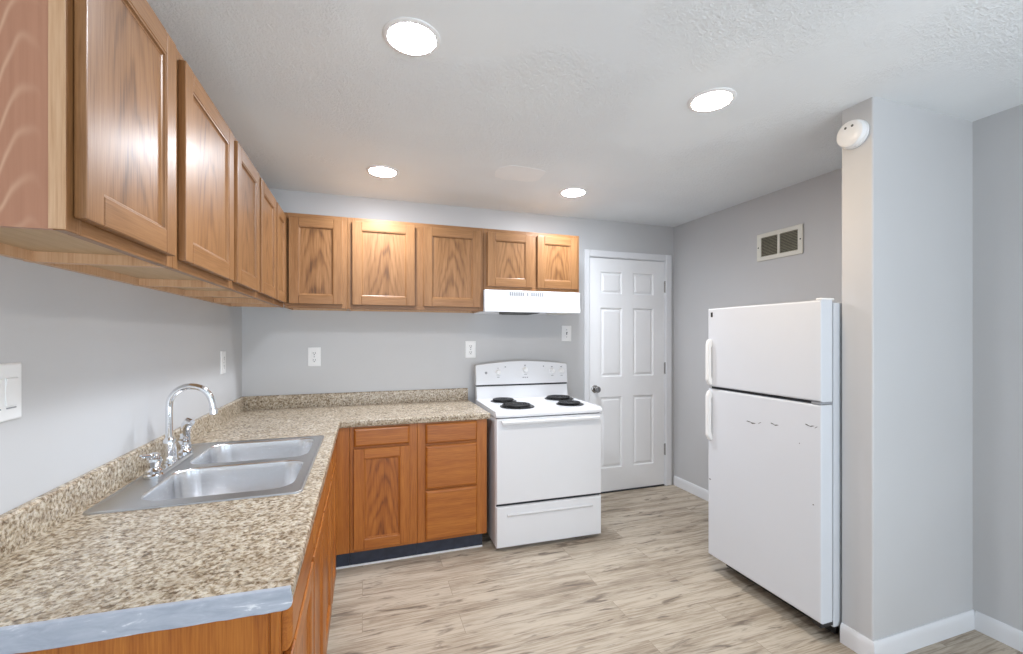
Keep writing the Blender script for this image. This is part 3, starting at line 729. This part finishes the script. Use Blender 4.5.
def fhandle(parent, z0, z1):
    y0, y1 = FY1 - 0.036, FY1 - 0.010; mb = MB()
    pr = [(FX + 0.004, z0), (FX - 0.012, z0), (FX - 0.028, z0 + 0.028), (FX - 0.028, z1 - 0.028), (FX - 0.016, z1), (FX + 0.004, z1), (FX + 0.004, z1 - 0.035), (FX - 0.010, z1 - 0.045), (FX - 0.010, z0 + 0.045), (FX + 0.004, z0 + 0.035)]
    mb.prism([(x, y0, z) for x, z in pr], (0, y1 - y0, 0), bev=0.004, seg=2)
    part('handle', mb, 'white_plastic', parent)
fhandle(fz, 1.084, 1.346); fhandle(rf, 0.764, 1.050)
mb = MB(); mb.box(FX - 0.002, FX + 0.003, FY1 - 0.040, FY1 - 0.026, 1.476, 1.503, 0.001); part('badge', mb, 'black', fz, label='small black badge')
mb = MB(); mb.box(FX + 0.006, FX + 0.078, FY0 + 0.006, FY0 + 0.05, 1.0605, 1.0735, 0.002); part('middle_hinge', mb, 'grey_mark', fr, label='grey hinge between the doors')
mb = MB(); mb.box(FX + 0.020, FX + 0.055, FY0 + 0.012, FY1 - 0.012, 1.0605, 1.0735); part('door_gap', mb, 'gap', fr, label='dark gap between the doors')
mb = MB(); mb.box(FX + 0.012, FX + 0.095, FY0 + 0.006, FY0 + 0.034, FZT - 0.0095 + 0.0100, FZT + 0.010, 0.004, 0, 2); part('hinge_cover', mb, 'white_plastic', fr)
mb = MB(); mb.box(FX + 0.010, FX + 0.085, FY0 + 0.006, FY0 + 0.05, 0.070, 0.0925, 0.002); part('lower_hinge', mb, 'black', fr, label='black lower hinge')
# paint chips and scratches on the lower door
mb = MB()
def chip(y, z, l, h, sl):
    a = [(0, -h * .3), (l * .3, -h * .6 + sl * .3), (l, sl), (l * .75, h * .3 + sl * .8), (l * .4, h * .6 + sl * .4), (l * .1, h * .4)]
    mb.prism([(FX - 0.0006, y - u, z + w) for u, w in a], (0.001, 0, 0))
for c_ in ((1.795, 0.920, .045, .004, -.004), (1.765, 0.914, .03, .006, .002), (1.722, 0.919, .02, .003, .010), (1.65, 0.936, .03, .004, -.006), (1.628, 0.929, .024, .005, .004), (1.47, 0.965, .03, .004, -.008), (1.448, 0.958, .022, .004, .006), (1.425, 0.955, .014, .003, .009), (1.435, 0.61, .008, .005, 0), (2.056, 0.535, .014, .007, -.002), (1.50, 0.87, .005, .004, 0)):
    mb = MB(); chip(*c_); part('scratch', mb, 'filter', rf, label='dark paint chip')

# ------------------------------------------------------------------ small fittings
def plate_on(run, u, z, hw, hh):
    mb = MB(); lp = lambda i, d: [pt(run, a, d, b) for a, b in ((u - hw + i, z - hh + i), (u + hw - i, z - hh + i), (u + hw - i, z + hh - i), (u - hw + i, z + hh - i))]
    mb.loft([lp(0, 0.0004), lp(0, 0.003), lp(0.003, 0.006), (lp(0.006, 0.0068))], 0, True, True); return mb
def outlet(run, u, z, label, hw=0.042, hh=0.066):
    t_ = thing('wall_outlet', pt(run, u, 0.0, z - hh), label, 'outlet', 'duplex outlets on the walls')
    part('cover_plate', plate_on(run, u, z, hw, hh), 'white_plastic', t_)
    for s in (-1, 1):
        zc = z + s * 0.024
        mb = MB(); mb.box(*P(run, u - 0.017, u + 0.017, 0.005, 0.0088, zc - 0.0165, zc + 0.0165), 0.002)
        rc = part('receptacle', mb, 'white_plastic', t_)
        mb = MB()
        for dx in (-0.0068, 0.0068): mb.box(*P(run, u + dx - 0.0014, u + dx + 0.0014, 0.0085, 0.0092, zc - 0.003, zc + 0.009))
        mb.box(*P(run, u - 0.003, u + 0.003, 0.0085, 0.0092, zc - 0.012, zc - 0.006)); part('slots', mb, 'gap', rc)
    mb = MB(); mb.lathe(pt(run, u, 0.0065, z), Vector(pt(run, 0, 1, 0)) - Vector(pt(run, 0, 0, 0)), [(0.004, 0), (0.004, 0.001), (0.002, 0.0016)], 12); part('screw', mb, 'grey_mark', t_)
outlet('B', 0.445, 1.221, 'white outlet on the back wall above the corner of the worktop')
outlet('B', 1.566, 1.262, 'white outlet on the back wall just left of the range')
outlet('L', 2.937, 1.214, 'white outlet on the sink wall near the corner')
def screws(run, t_, u, zs):
    for zz in zs:
        mb = MB(); mb.lathe(pt(run, u, 0.0065, zz), Vector(pt(run, 0, 1, 0)) - Vector(pt(run, 0, 0, 0)), [(0.004, 0), (0.004, 0.001), (0.002, 0.0016)], 12); part('screw', mb, 'grey_mark', t_)
t_ = thing('light_switch', pt('B', 2.392, 0, 1.322), 'white toggle switch plate under the range hood beside the door casing', 'light switch')
part('cover_plate', plate_on('B', 2.392, 1.389, 0.045, 0.066), 'white_plastic', t_)
mb = MB(); mb.box(*P('B', 2.387, 2.397, 0.006, 0.008, 1.377, 1.401), 0.0005); mb.prism([pt('B', 2.389, 0.007, 1.383), pt('B', 2.389, 0.018, 1.397), pt('B', 2.389, 0.016, 1.402), pt('B', 2.389, 0.007, 1.396)], (0.006, 0, 0)); part('toggle', mb, 'grey_mark', t_)
screws('B', t_, 2.392, (1.419, 1.359))
t_ = thing('wall_control', pt('L', 1.310, 0, 1.170), 'wide white rocker switch plate at the left edge on the sink wall', 'light switch')
part('cover_plate', plate_on('L', 1.300, 1.237, 0.060, 0.066), 'white_plastic', t_)
for u in (1.277, 1.323):
    mb = MB(); mb.prism([pt('L', u - 0.017, 0.006, 1.205), pt('L', u - 0.017, 0.010, 1.207), pt('L', u - 0.017, 0.0075, 1.237), pt('L', u - 0.017, 0.0105, 1.268), pt('L', u - 0.017, 0.006, 1.270)], (0, 0.034, 0)); part('rocker', mb, 'white_plastic', t_)
    mb = MB(); mb.box(*P('L', u - 0.014, u + 0.014, 0.006, 0.0085, 1.199, 1.202)); part('slot', mb, 'grey_mark', t_)

# return-air vent on the right wall
vt = thing('air_vent', (XR, 2.272, 1.904), 'cream metal return-air vent with two louvred halves high on the right wall', 'vent')
vy0, vy1, vz0, vz1 = 2.096, 2.447, 1.904, 2.098
mb = MB(); xo = XR - 0.0005; Rv = lambda a, b, c_, d_, i, x: [(x, a + i, c_ + i), (x, b - i, c_ + i), (x, b - i, d_ - i), (x, a + i, d_ - i)]
fw_ = 0.030; ym = (vy0 + vy1) / 2
mb.box(xo - 0.010, xo, vy0, vy1, vz0, vz0 + fw_, 0.003); mb.box(xo - 0.010, xo, vy0, vy1, vz1 - fw_, vz1, 0.003)
mb.box(xo - 0.0098, xo, vy0, vy0 + fw_ + .006, vz0 + .01, vz1 - .01, 0.003); mb.box(xo - 0.0098, xo, vy1 - fw_ - .006, vy1, vz0 + .01, vz1 - .01, 0.003); mb.box(xo - 0.0098, xo, ym - 0.009, ym + 0.009, vz0 + .01, vz1 - .01, 0.002)
part('frame', mb, 'vent_white', vt)
mb = MB(); mb.box(xo - 0.0012, xo, vy0 + 0.02, vy1 - 0.02, vz0 + 0.02, vz1 - 0.02); part('backing', mb, 'black', vt, label='dark duct opening')
for a, b in ((vy0 + fw_ + .005, ym - 0.008), (ym + 0.008, vy1 - fw_ - .005)):
    mb = MB(); n_ = 13
    for k in range(n_):
        z = vz0 + fw_ + (k + 0.5) * (vz1 - vz0 - 2 * fw_) / n_
        mb.prism([(xo - 0.0075, a, z - 0.0035), (xo - 0.0068, a, z - 0.0042), (xo - 0.0016, a, z + 0.0022), (xo - 0.0023, a, z + 0.003)], (0, b - a, 0))
    part('louver', mb, 'louver', vt)
for y in (vy0 + 0.015, vy1 - 0.015):
    mb = MB(); mb.lathe((xo - 0.010, y, (vz0 + vz1) / 2), (-1, 0, 0), [(0.005, 0), (0.005, 0.001), (0.002, 0.002)], 12); part('screw', mb, 'gap', vt)

sd = thing('smoke_detector', (PX, 1.335, 2.243), 'round white smoke detector high on the stub wall end', 'smoke detector')
mb = MB(); mb.lathe((PX - 0.0004, 1.335, 2.243), (-1, 0, 0), [(0.060, 0), (0.060, 0.010), (0.057, 0.012)], 40, 0, True); part('mount_base', mb, 'white_plastic', sd)
mb = MB(); mb.lathe((PX - 0.0125, 1.335, 2.243), (-1, 0, 0), [(0.057, 0), (0.057, 0.012), (0.054, 0.020), (0.046, 0.0245), (0.03, 0.026), (0.008, 0.0265)], 40, 0, True); cv = part('cover', mb, 'white_plastic', sd)
mb = MB()
for dy, dz in ((0.012, 0.027), (-0.016, 0.027)):
    mb = MB(); mb.lathe((PX - 0.0125 - 0.0252, 1.335 + dy, 2.243 + dz), (-1, 0, 0), [(0.0055, 0), (0.0055, 0.0012), (0.003, 0.0014)], 14); part('sensor_hole', mb, 'filter', cv, label='small dark opening')


# recessed ceiling lights
for x, y, warm, lab in ((0.930, 1.508, False, 'round recessed ceiling light nearest the sink wall cabinets, cool white'), (2.181, 1.500, True, 'round recessed ceiling light near the smoke detector, warm white'),
                        (0.884, 2.785, False, 'recessed ceiling light at the back in front of the corner cabinets'), (2.160, 2.765, False, 'recessed ceiling light at the back above the range')):
    cl_ = thing('ceiling_light', (x, y, H), lab, 'ceiling light', 'recessed lights in the kitchen ceiling')
    mb = MB(); mb.lathe((x, y, H - 0.0002), (0, 0, -1), [(0.096, 0), (0.095, 0.003), (0.088, 0.006), (0.078, 0.006)], 40, 0, True, False); part('trim_ring', mb, 'white_plastic', cl_)
    lamp = bpy.data.lights.new('downlight', 'SPOT'); lamp.energy = CAN_WARM if warm else CAN_POWER; lamp.color = (1.0, 0.76, 0.50) if warm else (0.85, 0.91, 1.0)
    lamp.spot_size = math.radians(165); lamp.spot_blend = 1.0; lamp.shadow_soft_size = 0.07
    lo = bpy.data.objects.new('downlight', lamp); COL.objects.link(lo); lo.parent = cl_; lo.location = (0, 0, -0.09)
    mb = MB(); mb.lathe((x, y, H - 0.0058), (0, 0, -1), [(0.079, 0), (0.078, 0.0015), (0.060, 0.0035), (0.03, 0.0045), (0.006, 0.005)], 40, 0, False, True); part('lens', mb, 'lamp_warm' if warm else 'lamp_cool', cl_)
